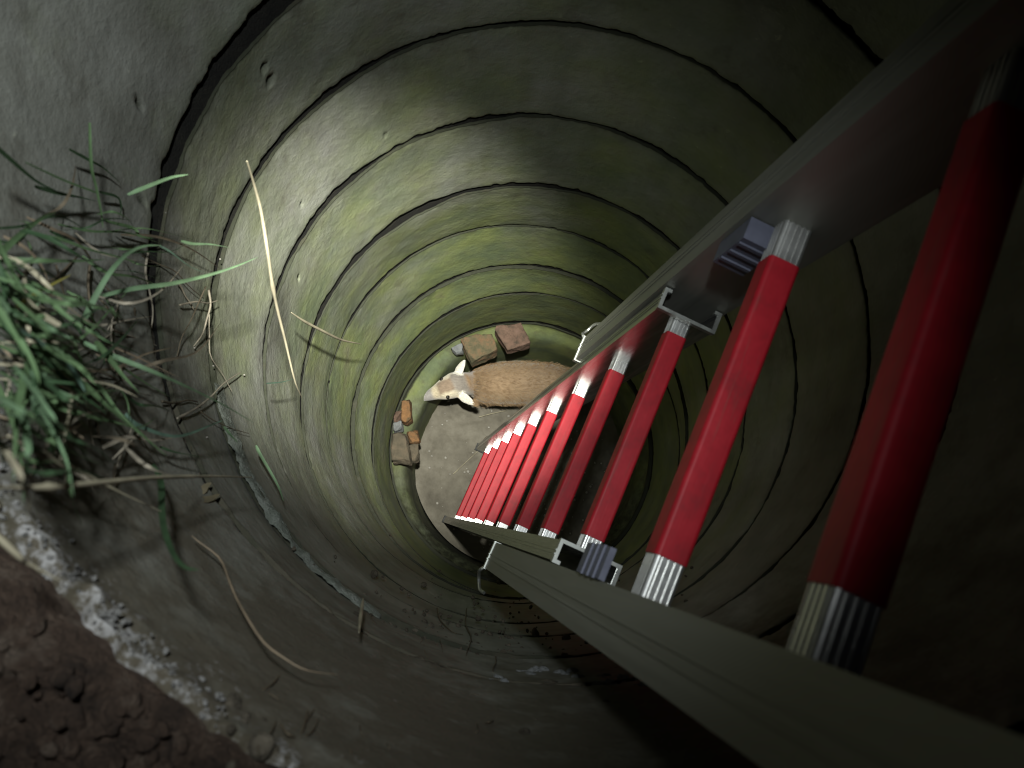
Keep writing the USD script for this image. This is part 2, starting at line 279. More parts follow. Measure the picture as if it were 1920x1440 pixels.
ring_labels = ['topmost concrete ring with a broken rim, above the wide dark gap',
               'second concrete ring from the top, just below the wide dark gap',
               'third concrete ring from the top, with a dusty ledge at lower left',
               'fourth concrete ring from the top, with a chipped green upper joint',
               'fifth concrete ring from the top, below the sharpest jagged black joint',
               'sixth concrete ring from the top, greyish purple, between two thin joints',
               'seventh concrete ring from the top, a low stepped band stained green',
               'eighth concrete ring from the top, bright green with algae',
               'lowest concrete ring, a mossy ledge above the muddy floor on which the bricks lie']
def ledge_ring():
    j = JOINTS[8]; top = np.array(j[:2]) + 0.5 * CS
    zt = jz(j, top) - j[5] / 2 * (1 + 1.5 * circ_noise(6, 19))
    prof = [(0.585, -0.0), (0.497, 0.0), (0.485, -0.012), (0.465, -0.022), (0.445, -0.035), (0.425, -0.050), (0.412, -0.064), (0.405, -0.085), (0.402, -0.12), (0.401, -0.17), (0.402, -0.24), (0.403, -0.32), (0.404, -0.40), (0.405, -0.50), (0.405, -0.60)]
    rows = []
    for k, (r, dz) in enumerate(prof):
        P = np.c_[CS * r, zt + dz]
        rj = r + (0.016 * (meshkit.fbm(P * 8, 4, 61) - .5) + 0.006 * (meshkit.fbm(P * 40, 3, 62) - .5)) * (k > 1)
        if k > 1: rj = rj + 0.066 - 0.048 * lobe(TH, math.radians(165), 0.62) - 0.02 * lobe(TH, math.radians(95), .5) - (r < .42) * .0
        rj = np.minimum(rj, .497) if k > 0 else rj
        c = np.array([0.034, 0.0]) * (1 if k > 1 else 1.1)
        rows.append(np.c_[c + CS * rj[:, None], zt + dz + (0.014 * (meshkit.fbm(P * 12 + 3, 4, 63) - .5) if k > 1 else 0)])
    V = np.vstack(rows); n = len(rows)
    i, jj = np.meshgrid(np.arange(n - 1), np.arange(NT), indexing='ij')
    q = np.stack([i * NT + jj, (i + 1) * NT + jj, (i + 1) * NT + (jj + 1) % NT, i * NT + (jj + 1) % NT], -1).reshape(-1, 4)
    return trimesh.Trimesh(V, np.vstack([q[:, [0, 1, 2]], q[:, [0, 2, 3]]])[:, ::-1], process=False)
for k in range(9):
    m_, st_ = ring(k, insets.get(k)) if k < 8 else (ledge_ring(), None)
    if st_ is None: st_ = np.where(np.repeat(np.arange(15) < 3, NT), 2.0, 0)[:, None] + np.repeat((0.22 + 0.95 * np.clip(lobe(np.arctan2(m_.vertices[:, 1], m_.vertices[:, 0]), math.radians(285), 1.25) * 1.5, 0, 1))[:, None], 3, 1)  # ledge top bevel and lower side darkened: mud with shade painted into it
    x = thing('concrete_ring', ring_labels[k], 'concrete ring', 'stacked concrete rings of the well shaft')
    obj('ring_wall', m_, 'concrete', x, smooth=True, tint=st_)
    if k:                                        # black wet dirt that fills the open joint above it
        jt = JOINTS[k]; e_ = edge_noise(k); lo_, hi_ = jz(jt, np.array(jt[:2]) + .5 * CS) + e_[0] - .006, jz(jt, np.array(jt[:2]) + .5 * CS) + e_[1] + .006
        rows = []
        for f_, r_ in ((0, .503), (.3, .507), (.45, .511), (.7, .520), (1, .530)):
            P = np.c_[CS * 12, np.full(NT, f_ * 4 + k)]
            rows.append(np.c_[np.array(jt[:2]) + CS * (r_ + .004 * (meshkit.fbm(P * 2, 4, k) - .5))[:, None], lo_ + (hi_ - lo_) * f_])
        i, j = np.meshgrid(np.arange(len(rows) - 1), np.arange(NT), indexing='ij')
        q = np.stack([i * NT + j, (i + 1) * NT + j, (i + 1) * NT + (j + 1) % NT, i * NT + (j + 1) % NT], -1).reshape(-1, 4)
        obj('joint_dirt', trimesh.Trimesh(np.vstack(rows), np.vstack([q[:, [0, 1, 2]], q[:, [0, 2, 3]]]), process=False), 'joint_dirt', x, smooth=True)

# earth round the shaft, floor of the well, ground outside
def lathe(rows_rz, n=96):
    a = np.linspace(0, 2 * math.pi, n, endpoint=False)
    V = np.vstack([np.c_[r * np.cos(a), r * np.sin(a), np.full(n, z)] for r, z in rows_rz])
    i, j = np.meshgrid(np.arange(len(rows_rz) - 1), np.arange(n), indexing='ij')
    q = np.stack([i * n + j, i * n + (j + 1) % n, (i + 1) * n + (j + 1) % n, (i + 1) * n + j], -1).reshape(-1, 4)
    return trimesh.Trimesh(V, np.vstack([q[:, [0, 1, 2]], q[:, [0, 2, 3]]]), process=False)
tag(obj('earth_bank', lathe([(0.70, -0.515), (0.70, -3.8), (0.02, -3.8)]), 'soil'), kind='structure')
a = np.linspace(0, 2 * math.pi, 260, endpoint=False); rr = np.linspace(0.0, 0.47, 90)
A, Rr = np.meshgrid(a, rr); X, Y = Rr * np.cos(A) + 0.05, Rr * np.sin(A)
P = np.stack([X, Y, 0 * X], -1)
Z = FLOOR + 0.035 * (meshkit.fbm(P * 5, 4, 3) - 0.5) + 0.010 * (meshkit.fbm(P * 40, 3, 4) - 0.5) + 0.03 * np.clip((np.hypot(X - .05, Y) - 0.40) / 0.1, 0, 1)
i, j = np.meshgrid(np.arange(len(rr) - 1), np.arange(len(a)), indexing='ij'); n = len(a)
q = np.stack([i * n + j, (i + 1) * n + j, (i + 1) * n + (j + 1) % n, i * n + (j + 1) % n], -1).reshape(-1, 4)
tag(obj('well_floor', trimesh.Trimesh(np.stack([X, Y, Z], -1).reshape(-1, 3), np.vstack([q[:, [0, 1, 2]], q[:, [0, 2, 3]]]), process=False), 'mud', smooth=True), kind='structure')

n = 900
a = np.linspace(0, 2 * math.pi, n, endpoint=False)
cs = np.stack([np.cos(a), np.sin(a)], 1)
edge = 0.506 + 0.03 * np.clip(meshkit.fbm(np.c_[cs * 5, np.full(n, 1.3)], 5, 21) - 0.33, 0, 1)
steps = np.concatenate([[0, .002, .006], np.linspace(.012, 0.35, 60), np.geomspace(0.4, 40, 24)])
rows = []
for st in steps:
    xy = cs * (edge + st)[:, None] + np.array(JOINTS[0][:2])
    P = np.c_[xy, np.zeros(n)]
    rough = min(1, st / 0.02)
    z = -0.492 + rough * (0.09 * (meshkit.fbm(P * 10, 5, 31) - 0.42) + 0.08 * np.abs(meshkit.fbm(P * 30, 4, 32) - 0.5) + 0.022 * (meshkit.fbm(P * 85, 3, 34) - 0.5)) + 0.03 * min(1, st / 0.3)
    if st > 0.4: z = z * 0 - 0.47 + 0.04 * (meshkit.fbm(P * 1.3, 3, 33) - 0.5)
    z = np.maximum(z, -0.495 - 0.02 * min(st / 0.1, 1)) if st < 0.09 else z
    if st == 0: z = np.full(n, -0.56)
    rows.append(np.c_[xy, z])
V = np.vstack(rows)
i, j = np.meshgrid(np.arange(len(steps) - 1), np.arange(n), indexing='ij')
q = np.stack([i * n + j, (i + 1) * n + j, (i + 1) * n + (j + 1) % n, i * n + (j + 1) % n], -1).reshape(-1, 4)
tag(obj('ground', trimesh.Trimesh(V, np.vstack([q[:, [0, 1, 2]], q[:, [0, 2, 3]]]), process=False), 'soil', smooth=60), kind='structure')

gp = V.reshape(-1, 3); from scipy.spatial import cKDTree
gt = cKDTree(gp[:, :2])
def ground_z(x, y): return gp[gt.query([x, y])[1], 2]
# clods and crumbs of soil on the rim
def lump(seed, sub=2, amp=0.35, flat=(1, 1, .7)):
    m = trimesh.creation.icosphere(sub)
    d = m.vertices.copy(); m.vertices = d * (1 + amp * 2 * (meshkit.fbm(d * 1.6 + seed * 5.3, 3, seed) - 0.5))[:, None] * np.array(flat)
    return m
clods = []
for t in range(1500):
    th = math.radians(rng.uniform(195, 265)); r = rng.uniform(0.515, 0.80); s = rng.uniform(0.0015, 0.007) * (1.8 if rng.random() < .10 else 1)
    m = lump(t % 17, 1 if s < .009 else 2, .5); m.apply_transform(trimesh.transformations.random_rotation_matrix(rng.random(3))); m.apply_scale(s)
    m.apply_translation([r * math.cos(th), 0.02 + r * math.sin(th), ground_z(r * math.cos(th), 0.02 + r * math.sin(th)) + rng.uniform(-.003, .006)]); clods.append(m)
tag(obj('soil_clods', join(clods), 'soil', smooth=40), 'crumbly dark brown soil clods heaped outside the broken rim', 'soil', kind='stuff')

ch = []
for t in range(650):                            # broken aggregate along the chipped edge
    th = math.radians(rng.uniform(192, 250)); s = rng.uniform(0.0006, 0.0026) * (1.5 if rng.random() < .06 else 1)
    m = lump(t % 17, 1, .5, (1, .8, .6)); m.apply_transform(trimesh.transformations.random_rotation_matrix(rng.random(3))); m.apply_scale(s)
    i_ = int(th / (2 * math.pi) * NT) % NT
    r = 0.5 + rng.normal(0.003, 0.004); zz = RIM_Z[i_] - abs(rng.normal(0, .014)) + .002
    m.apply_translation([r * math.cos(th) + .006, .02 + r * math.sin(th), zz]); ch.append(m)
tag(obj('rim_chips', join(ch), 'aggregate'), 'pale broken aggregate along the chipped edge of the topmost ring', 'chips', kind='stuff')

# dirt packed into the wide joint and lying on the ledge, from the left side round to the bottom
def packed(th0, th1, z0, amp, name, label, material, seed, inner=0.497, thick=0.03, n=700, m=22):
    th = np.radians(np.linspace(th0, th1, n)); prof = np.linspace(-1, 1, m)
    T, Q = np.meshgrid(th, prof, indexing='ij')
    ends = np.sin(np.linspace(0, math.pi, n)) ** 0.4
    P0 = np.stack([np.cos(T) * .5, np.sin(T) * .5, Q * thick], -1) * 13
    bulge = np.sqrt(np.clip(1 - Q ** 2, 0, 1)) * ends[:, None] * amp * np.clip(2.4 * meshkit.fbm(P0 * 1.1, 4, seed) - .55, 0, 2) + 0.012 * (meshkit.fbm(P0 * 5, 4, seed + 1) - 0.5) * ends[:, None]
    r = inner + 0.012 - bulge
    hgt = thick * (0.6 + 1.3 * meshkit.fbm(P0[:, :1] * 1.5, 3, seed + 2))
    Zz = z0(T) + Q * hgt
    V = np.stack([r * np.cos(T), 0.02 + r * np.sin(T), Zz], -1).reshape(-1, 3)
    i, j = np.meshgrid(np.arange(n - 1), np.arange(m - 1), indexing='ij')
    q = np.stack([i * m + j, i * m + j + 1, (i + 1) * m + j + 1, (i + 1) * m + j], -1).reshape(-1, 4)
    tag(obj(name, trimesh.Trimesh(V, np.vstack([q[:, [0, 1, 2]], q[:, [0, 2, 3]]]), process=False), material, smooth=50), label, 'dirt', kind='stuff')
zj1 = lambda T: -0.9033 - 0.0233 * 0.5 * np.cos(T) + 0.0127 * 0.5 * np.sin(T)
packed(178, 300, zj1, 0.015, 'packed_dirt', 'dirt and roots packed into the wide joint at lower left', 'packed_dirt', 51)

packed(203, 252, lambda T: -1.128 + 0.0175 * np.cos(T) - 0.01 * np.sin(T), 0.012, 'ledge_dust', 'pale crumbly dust and cobweb on the ledge below the grass', 'dust', 57, inner=0.494, thick=0.016, n=420)

# ------------------------------------------------------------------ the ladder
LO, LU = np.array([0.19582, -0.16786, -0.41464]), np.array([-0.11505, 0.0049, -0.99335])
LV = np.array([0.23406, 0.97197, -0.02231]); LU /= np.linalg.norm(LU); LV -= LU * (LV @ LU); LV /= np.linalg.norm(LV); LN = np.cross(LV, LU)
U_FOOT = 3.04
FOOT = LO + LU * U_FOOT
lm = np.eye(4); lm[0, :3], lm[1, :3], lm[2, :3], lm[3, :3] = LV, LN, -LU, FOOT
ladder = thing('ladder', 'aluminium two-section ladder with red rungs standing on the well floor', 'ladder', matrix=lm)
def zof(u): return U_FOOT - u
def channel(x0, w, d, t=0.003, lip=0.006, side=1):
    """C profile open to the outside: web at x0, flanges of width w outwards, depth d"""
    g = shapely.union_all([sbox(x0, -d / 2, x0 + t, d / 2), sbox(x0, d / 2 - t, x0 + w, d / 2), sbox(x0, -d / 2, x0 + w, -d / 2 + t),
                           sbox(x0 + w - t, d / 2 - lip, x0 + w, d / 2), sbox(x0 + w - t, -d / 2, x0 + w, -d / 2 + lip),
                           sbox(x0 + w * .45, d / 2 - t * .5, x0 + w * .45 + .002, d / 2 + .0012), sbox(x0 + w * .62, d / 2 - t * .5, x0 + w * .62 + .002, d / 2 + .0012)])
    g = g.buffer(-0.0009).buffer(0.0009) if False else g
    return g if side > 0 else shapely.affinity.scale(g, -1, 1, origin=(0, 0))
import shapely.affinity
def extr(poly, z0, z1):
    m = trimesh.creation.extrude_polygon(poly, z1 - z0, engine='earcut'); m.apply_translation([0, 0, z0]); return m
for side in (-1, 1):
    obj('upper_rail', extr(channel(0.190, 0.050, 0.090, side=side), zof(1.05), zof(-1.15)), 'rail_aluminium', ladder)
    obj('lower_rail', extr(channel(0.160, 0.0265, 0.078, side=side), 0.012, zof(0.535)), 'polished_aluminium', ladder)
    foot = trimesh.creation.box([0.032, 0.086, 0.05]); foot.apply_translation([side * 0.173, 0, 0.015]); obj('rubber_foot', foot, 'black_rubber', ladder)
    # steel trim added to catch light on the cut end of the lower section
    c = channel(0.1585, 0.0300, 0.082, t=0.0045, lip=0.010, side=side)
    obj('added_end_trim', extr(c, zof(0.541), zof(0.532)), 'steel', ladder)
    # bracket closing the upper section's lower end
    b = channel(0.1885, 0.0535, 0.095, t=0.0045, lip=0.014, side=side)
    obj('end_bracket', extr(b, zof(1.060), zof(1.046)), 'steel', ladder)
    h = tube(spline([[side * 0.238, 0.044, zof(1.055)], [side * 0.248, 0.050, zof(1.06)], [side * 0.256, 0.046, zof(1.08)], [side * 0.268, 0.040, zof(1.085)], [side * 0.280, 0.034, zof(1.075)], [side * 0.282, 0.026, zof(1.06)]], 18), 0.0032, 8)
    obj('hook', h, 'steel', ladder)
gb = trimesh.creation.box([0.030, 0.006, 0.085]); gb.apply_translation([-0.1745, 0.046, zof(0.325)])

rib = []
for k in range(3):
    r = trimesh.creation.box([0.031, 0.003, 0.006]); r.apply_translation([-0.1745, 0.0495, zof(0.30 + 0.022 * k)]); rib.append(r)
obj('guide_block', join([gb] + rib), 'blue_grey_plastic', ladder)
gb = trimesh.creation.box([0.024, 0.036, 0.075]); gb.apply_translation([0.177, 0.022, zof(0.325)]); rib = []
for k in range(3):
    r = trimesh.creation.box([0.003, 0.034, 0.006]); r.apply_translation([0.1645, 0.022, zof(0.30 + 0.022 * k)]); rib.append(r)
obj('guide_block', join([gb] + rib), 'blue_grey_plastic', ladder)

def rung_profile(a, flutes):
    pts = []
    h = a / 2; rc = a * 0.16
    g = sbox(-h + rc, -h + rc, h - rc, h - rc).buffer(rc, quad_segs=4)
    if flutes:
        for k in np.linspace(-h * .62, h * .62, 4):
            for cut in (sbox(k - .0016, h - .0017, k + .0016, h + .01), sbox(k - .0016, -h - .01, k + .0016, -h + .0017),
                        sbox(h - .0017, k - .0016, h + .01, k + .0016), sbox(-h - .01, k - .0016, -h + .0017, k + .0016)):
                g = g.difference(cut)
    return g
def along_x(m):
    m.apply_transform(np.array([[0, 0, 1, 0], [1, 0, 0, 0], [0, 1, 0, 0], [0, 0, 0, 1.0]])); return m
for i in range(-4, 11):
    near = i < 2
    a = 0.0295 if near else 0.0255
    half = 0.1925 if near else 0.1625
    red = 0.150 if near else 0.1415
    u, ny = i * 0.27999, 0.0
    m = along_x(extr(rung_profile(a, True), -half, half)); m.apply_translation([0, ny, zof(u)])
    r = obj('rung', m, 'aluminium', ladder)
    sl = rung_profile(a + 0.0024, False).difference(rung_profile(a - 0.002, False))
    s = along_x(extr(sl, -red, red)); s.apply_translation([0.0, ny, zof(u)])
    obj('red_sleeve', s, 'red_plastic', r, smooth=30)

# ------------------------------------------------------------------ bricks and stones on the floor
def block(name, quad, ztop, thick, material, label, cat, seed, tilt=0.0, rough=0.0075):
    """a broken block whose upper face has its corners at the given places"""
    zt = np.array([ztop + tilt * k for k in (0, 0, 1, 1)])
    top = on_level(quad, zt)
    c = top.mean(0); bot = c + (top - c) * 0.97 + np.array([0, 0, -thick])
    hull = m3.Manifold.hull_points(np.vstack([top, bot]))
    core = from_mani(hull); mid = core.vertices.mean(0)
    rb = 0.006
    core.vertices = mid + (core.vertices - mid) * (1 - rb * 2 / np.ptp(core.vertices, axis=0).clip(0.02))
    pts = np.vstack([core.vertices + d * rb for d in trimesh.creation.icosphere(1).vertices])
    m = from_mani(m3.Manifold.hull_points(pts).refine_to_length(0.008))
    cr = np.random.default_rng(seed); mm = mani(m)
    for _ in range(4):                            # corners and edges knocked off
        nn = cr.normal(size=3); nn[2] = abs(nn[2]) * .6; nn /= np.linalg.norm(nn); hi_ = ((m.vertices - mid) @ nn).max()
        mm = mm.trim_by_plane(tuple(-nn), float(-(mid @ nn + hi_ - cr.uniform(.004, .014))))
    m = from_mani(mm.refine_to_length(0.008))
    v = m.vertices; d = v - mid; d /= np.linalg.norm(d, axis=1)[:, None]
    m.vertices = v + d * (2 * rough * (meshkit.fbm(v * 38 + seed, 3, seed) - 0.5) + 3 * rough * (meshkit.fbm(v * 11 + seed, 2, seed) - 0.5))[:, None]
    tag(obj(name, m, material, smooth=35), label, cat)
block('brick', [(866, 637), (920, 622), (934, 658), (884, 684)], -2.865, 0.09, 'brick_mossy', 'greenish broken brick lying behind the animal, against the wall', 'brick', 3, -0.02)
block('brick', [(926, 612), (977, 603), (994, 642), (952, 656)], -2.850, 0.10, 'brick_pink', 'reddish brown brick beside the greenish one, furthest from the left wall', 'brick', 4)
block('stone', [(846, 648), (864, 640), (868, 660), (852, 663)], -2.90, 0.05, 'grey_stone', 'small grey stone at the left edge of the greenish brick', 'stone', 5)
block('brick', [(733, 812), (757, 810), (768, 868), (735, 869)], -2.87, 0.10, 'brick_dark', 'mossy brown brick against the left wall, lowest of its pile', 'brick', 6)
block('brick', [(752, 748), (765, 746), (770, 786), (755, 795)], -2.88, 0.10, 'brick_orange', 'narrow orange brick standing on end, nearest the animal muzzle', 'brick', 7)
block('brick', [(761, 808), (780, 805), (787, 828), (764, 830)], -2.92, 0.07, 'brick_orange', 'short orange-brown brick stub between the standing brick and the ledge edge', 'brick', 8)
block('brick', [(739, 770), (750, 764), (752, 786), (740, 790)], -2.89, 0.08, 'brick_pink', 'small pink brick fragment wedged behind the narrow orange brick', 'brick', 9)
block('stone', [(737, 792), (752, 788), (753, 804), (737, 807)], -2.87, 0.08, 'grey_stone', 'grey stone wedged between pink fragment and mossy brown brick', 'stone', 10)
block('brick', [(768, 836), (782, 832), (784, 866), (770, 868)], -2.94, 0.06, 'brick_dark', 'low dark brick piece in front of the upright mossy brick', 'brick', 11)

peb = []
for t in range(170):
    th = rng.uniform(0, 2 * math.pi); r = 0.42 * math.sqrt(rng.random()); s = rng.uniform(0.0015, 0.006)
    m = lump(t % 13, 1, 0.25); m.apply_scale(s); m.apply_translation([0.05 + r * math.cos(th), r * math.sin(th), FLOOR + 0.006]); peb.append(m)
tag(obj('pebbles', join(peb), 'pebble', smooth=40), 'small pale pebbles scattered over the muddy well floor', 'pebbles', kind='stuff')
def twig(name, px, z, r, material, label, cat='twig', n=10):
    tag(obj(name, tube(spline(on_level(px, z), n), np.linspace(r, r * .6, n), 5), material, smooth=True), label, cat)
twig('straw', [(850, 889), (872, 868), (897, 845)], FLOOR + 0.012, 0.0022, 'straw', 'thin pale straw on the muddy floor left of the ladder rungs', 'straw')
twig('straw', [(898, 782), (920, 776), (948, 770)], FLOOR + 0.016, 0.0025, 'straw', 'thin pale straw on the floor just in front of the animal body', 'straw')
twig('twig', [(904, 829), (912, 820), (920, 816)], FLOOR + 0.02, 0.0045, 'root', 'short dark twig on the floor beside the white ladder rung ends')

# ------------------------------------------------------------------ the animal
def pt(x, y, h): return on_level([(x, y)], FLOOR + h)[0]
def animal():
    J = {'nose': (pt(793, 746, .405), .014), 'muzzle': (pt(806, 741, .415), .021), 'muzzle2': (pt(820, 735, .425), .029), 'face': (pt(836, 729, .435), .043), 'head': (pt(853, 722, .425), .052),
         'poll': (pt(864, 720, .408), .048), 'neck': (pt(886, 720, .33), .046), 'chest': (pt(912, 721, .265), .078), 'rib': (pt(942, 720, .270), .087), 'belly': (pt(985, 719, .265), .089),
         'hip': (pt(1030, 718, .265), .080), 'rump': (pt(1062, 717, .24), .055)}
    bones = [('nose', 'muzzle'), ('muzzle', 'muzzle2'), ('muzzle2', 'face'), ('face', 'head'), ('head', 'poll'), ('poll', 'neck'), ('neck', 'chest'), ('chest', 'rib'), ('rib', 'belly'), ('belly', 'hip'), ('hip', 'rump')]
    along = J['hip'][0] - J['chest'][0]; along /= np.linalg.norm(along); up = np.array([0, 0, 1.0]); side = np.cross(up, along); side /= np.linalg.norm(side)
    g = FLOOR + 0.006
    def limb(n, base, pts):
        prev = base
        for k, (p, r) in enumerate(pts):
            J[f'{n}{k}'] = (p, r); bones.append((prev, f'{n}{k}')); prev = f'{n}{k}'
    ch, hp = J['chest'][0], J['hip'][0]
    def at_(base, da, ds, z):
        q = base + along * da + side * ds; q[2] = z; return q
    for sg in (-1, 1):
        limb(f'fore{sg}', 'chest', [(at_(ch, .01, sg * .045, FLOOR + .20), .030), (at_(ch, .025, sg * .050, FLOOR + .135), .017), (at_(ch, .012, sg * .050, FLOOR + .075), .012),
             (at_(ch, .008, sg * .050, FLOOR + .030), .010), (at_(ch, -.012, sg * .050, g + .008), .013)])
        limb(f'hind{sg}', 'hip', [(at_(hp, -.03, sg * .048, FLOOR + .19), .040), (at_(hp, .055, sg * .052, FLOOR + .105), .015), (at_(hp, .045, sg * .052, FLOOR + .035), .011), (at_(hp, .022, sg * .052, g + .008), .013)])
    tl = J['rump'][0] + along * .06; tl[2] = FLOOR + .15
    J['tail'] = (tl, .022); bones.append(('rump', 'tail'))
    ears = []
    for (b, t, hb, ht) in (((856, 704), (871, 676), .435, .470), ((862, 740), (889, 758), .435, .465)):
        ears.append((pt(*b, hb), pt(*t, ht)))
    ico = trimesh.creation.icosphere(2).vertices
    body = m3.Manifold()
    for a_, b_ in bones:
        (pa, ra), (pb, rb) = J[a_], J[b_]
        body += m3.Manifold.hull_points(np.vstack([pa + ico * ra, pb + ico * rb]))
    face_dir = J['nose'][0] - J['poll'][0]; face_dir /= np.linalg.norm(face_dir)
    for b, t in ears:
        ax = (t - b); L = np.linalg.norm(ax); ax /= L
        nrm = face_dir * .5 + up * .8; nrm -= ax * (nrm @ ax); nrm /= np.linalg.norm(nrm); wd = np.cross(ax, nrm)
        def plate(c, w, th): return c + ico @ np.stack([wd * w, nrm * th, ax * w * .6])
        for (s0, w0), (s1, w1) in (((-.1, .013), (.35, .019)), ((.35, .019), (.75, .013)), ((.75, .013), (1.0, .004))):
            body += m3.Manifold.hull_points(np.vstack([plate(b + ax * L * s0, w0, .007), plate(b + ax * L * s1, w1, .005)]))
    m = from_mani(body.refine_to_length(0.007))
    trimesh.smoothing.filter_taubin(m, iterations=14)
    v = m.vertices
    # fur patches
    tint = np.tile([0.215, 0.145, 0.082], (len(v), 1))
    s = (v - J['chest'][0]) @ along
    lat = np.abs((v - J['chest'][0]) @ side)
    mix = lambda m_, c: tint.__setitem__(slice(None), tint * (1 - m_[:, None]) + np.array(c) * m_[:, None])
    sm = lambda x, a_, b_: np.clip((x - a_) / (b_ - a_), 0, 1) ** 2 * (3 - 2 * np.clip((x - a_) / (b_ - a_), 0, 1))
    nz = meshkit.fbm(v * 22, 3, 9) - .5; tint *= (0.75 + .5 * meshkit.fbm(v * 14, 4, 19))[:, None]
    mix(sm(lat + .03 * nz, .045, .085) * .5, (0.26, 0.205, 0.125))                       # pale flanks
    mix(sm(-s + .03 * nz, .03, .07) * sm(s + .12, -.02, .02) * .6, (0.27, 0.155, 0.06))  # orange front of the shoulders
    mix(sm(s + .05 * nz, .08, .25) * .5, (0.19, 0.14, 0.095))
    hd, fa = J['head'][0], J['face'][0]
    ht = (v - J['poll'][0]) @ face_dir                                                 # distance along the face
    onhead = sm(ht, -.035, -.01) * (v[:, 2] > FLOOR + .34)
    mix(onhead, (0.33, 0.29, 0.25))                                                    # grey-brown crown
    hl = np.abs((v - hd) @ np.cross(face_dir, up))
    mix(sm(ht + .03 * nz, .030, .050) * onhead, (0.47, 0.40, 0.28))                    # pale yellowish face
    mix(sm(hl + .02 * nz, .018, .034) * sm(ht, -.005, .015) * onhead, (0.52, 0.46, 0.34))
    mix((1 - sm(hl + .02 * nz, .018, .030)) * sm(ht, .018, .032) * (1 - sm(ht + .02 * nz, .082, .100)) * onhead, (0.20, 0.145, 0.10))   # brown forehead
    mix((1 - sm(hl + .02 * nz, .030, .044)) * (1 - sm(ht + .02 * nz, .020, .036)) * onhead, (0.20, 0.175, 0.15))                       # grey crown between the ears
    mix(sm(ht + .016 * nz, .108, .128) * onhead, (0.25, 0.235, 0.225))                 # grey muzzle
    mix(sm(ht, .162, .172) * onhead, (0.06, 0.05, 0.05))
    for b, t in ears:
        ax = t - b; L = np.linalg.norm(ax); ax = ax / L; q_ = v - b; al = q_ @ ax; dd = np.linalg.norm(q_ - al[:, None] * ax, axis=1)
        mix(((dd < .024) & (al > .004)).astype(float), (0.60, 0.57, 0.50))
    fr = np.random.default_rng(77); cand = np.flatnonzero((s > -.055) & (v[:, 2] > FLOOR + .20))
    vn = m.vertex_normals; pts, wid, cols = [], [], []
    for q_ in fr.choice(cand, 9000):
        p0 = v[q_] + fr.normal(0, .0025, 3); d0 = along * .75 + vn[q_] * fr.uniform(.25, .55) + fr.normal(0, .16, 3); L = fr.uniform(.009, .018)
        pts += [p0 - vn[q_] * .001, p0 + d0 * L * .5, p0 + d0 * L - up * .002]; wid += [.0011, .0009, .0003]
    x = thing('animal', 'tan furred animal with pale face and white ears standing on the floor', 'animal')
    obj('body', m, 'fur', x, smooth=True, tint=tint)
    hc = UsdGeom.BasisCurves.Define(stage, str(x.GetPath()) + '/fur'); hc.CreateTypeAttr('linear'); hc.CreateCurveVertexCountsAttr([3] * (len(pts) // 3))
    hc.CreatePointsAttr([Gf.Vec3f(*map(float, p)) for p in pts]); hc.CreateWidthsAttr([float(w) for w in wid]); hc.SetWidthsInterpolation('vertex')
    UsdShade.MaterialBindingAPI.Apply(hc.GetPrim()).Bind(MAT['hair']); tag(hc.GetPrim(), kind='stuff')
    sd = np.cross(face_dir, up); sd /= np.linalg.norm(sd)
    for sg in (-1, 1):
        e = trimesh.creation.icosphere(2, 0.0075); e.apply_translation(fa + face_dir * .004 + sd * sg * .038 + up * .024); obj('eye', e, 'eye', x, smooth=True)
    nb = trimesh.creation.icosphere(2, 0.010); nb.apply_translation(J['nose'][0] + face_dir * .010 + up * .003); obj('nose', nb, 'eye', x, smooth=True)
animal()

# ------------------------------------------------------------------ grass and dry stalks on the left
def ribbon(P, w, n=16, twist=0.0, seed=0, fold=0.25, tip=True):
    P = spline(P, n); t = np.linspace(0, 1, len(P))
    T = np.gradient(P, axis=0); T /= np.linalg.norm(T, axis=1)[:, None]
    face = -P.copy(); face[:, 2] = 0.6; face /= np.linalg.norm(face, axis=1)[:, None]
    S = np.cross(T, face); S /= np.linalg.norm(S, axis=1)[:, None] + 1e-9; Nn = np.cross(S, T)
    an = twist * (t - .3) + 0.35 * math.sin(seed * 2.3)
    S2 = S * np.cos(an)[:, None] + Nn * np.sin(an)[:, None]; N2 = np.cross(S2, T)
    wd = w * (np.minimum(1, .55 + t * 2) * (np.clip(1 - t, 0, 1) ** .6 if tip else 1) + .04)
    L, C, R_ = P + S2 * wd[:, None] / 2, P - N2 * (wd * fold)[:, None], P - S2 * wd[:, None] / 2
    V = np.stack([L, C, R_], 1).reshape(-1, 3); f = []
    for k in range(len(P) - 1):
        for c in (0, 1):
            a0 = 3 * k + c; f += [[a0, a0 + 1, a0 + 4], [a0, a0 + 4, a0 + 3]]
    return trimesh.Trimesh(V, f, process=False)
def off_wall(px, lifts):
    lifts = np.interp(np.linspace(0, 1, len(px)), np.linspace(0, 1, len(lifts)), lifts)
    return on_wall(px, lifts)
tuft = thing('grass_tuft', 'tangled tuft of green grass hanging into the well on the left', 'grass tuft')
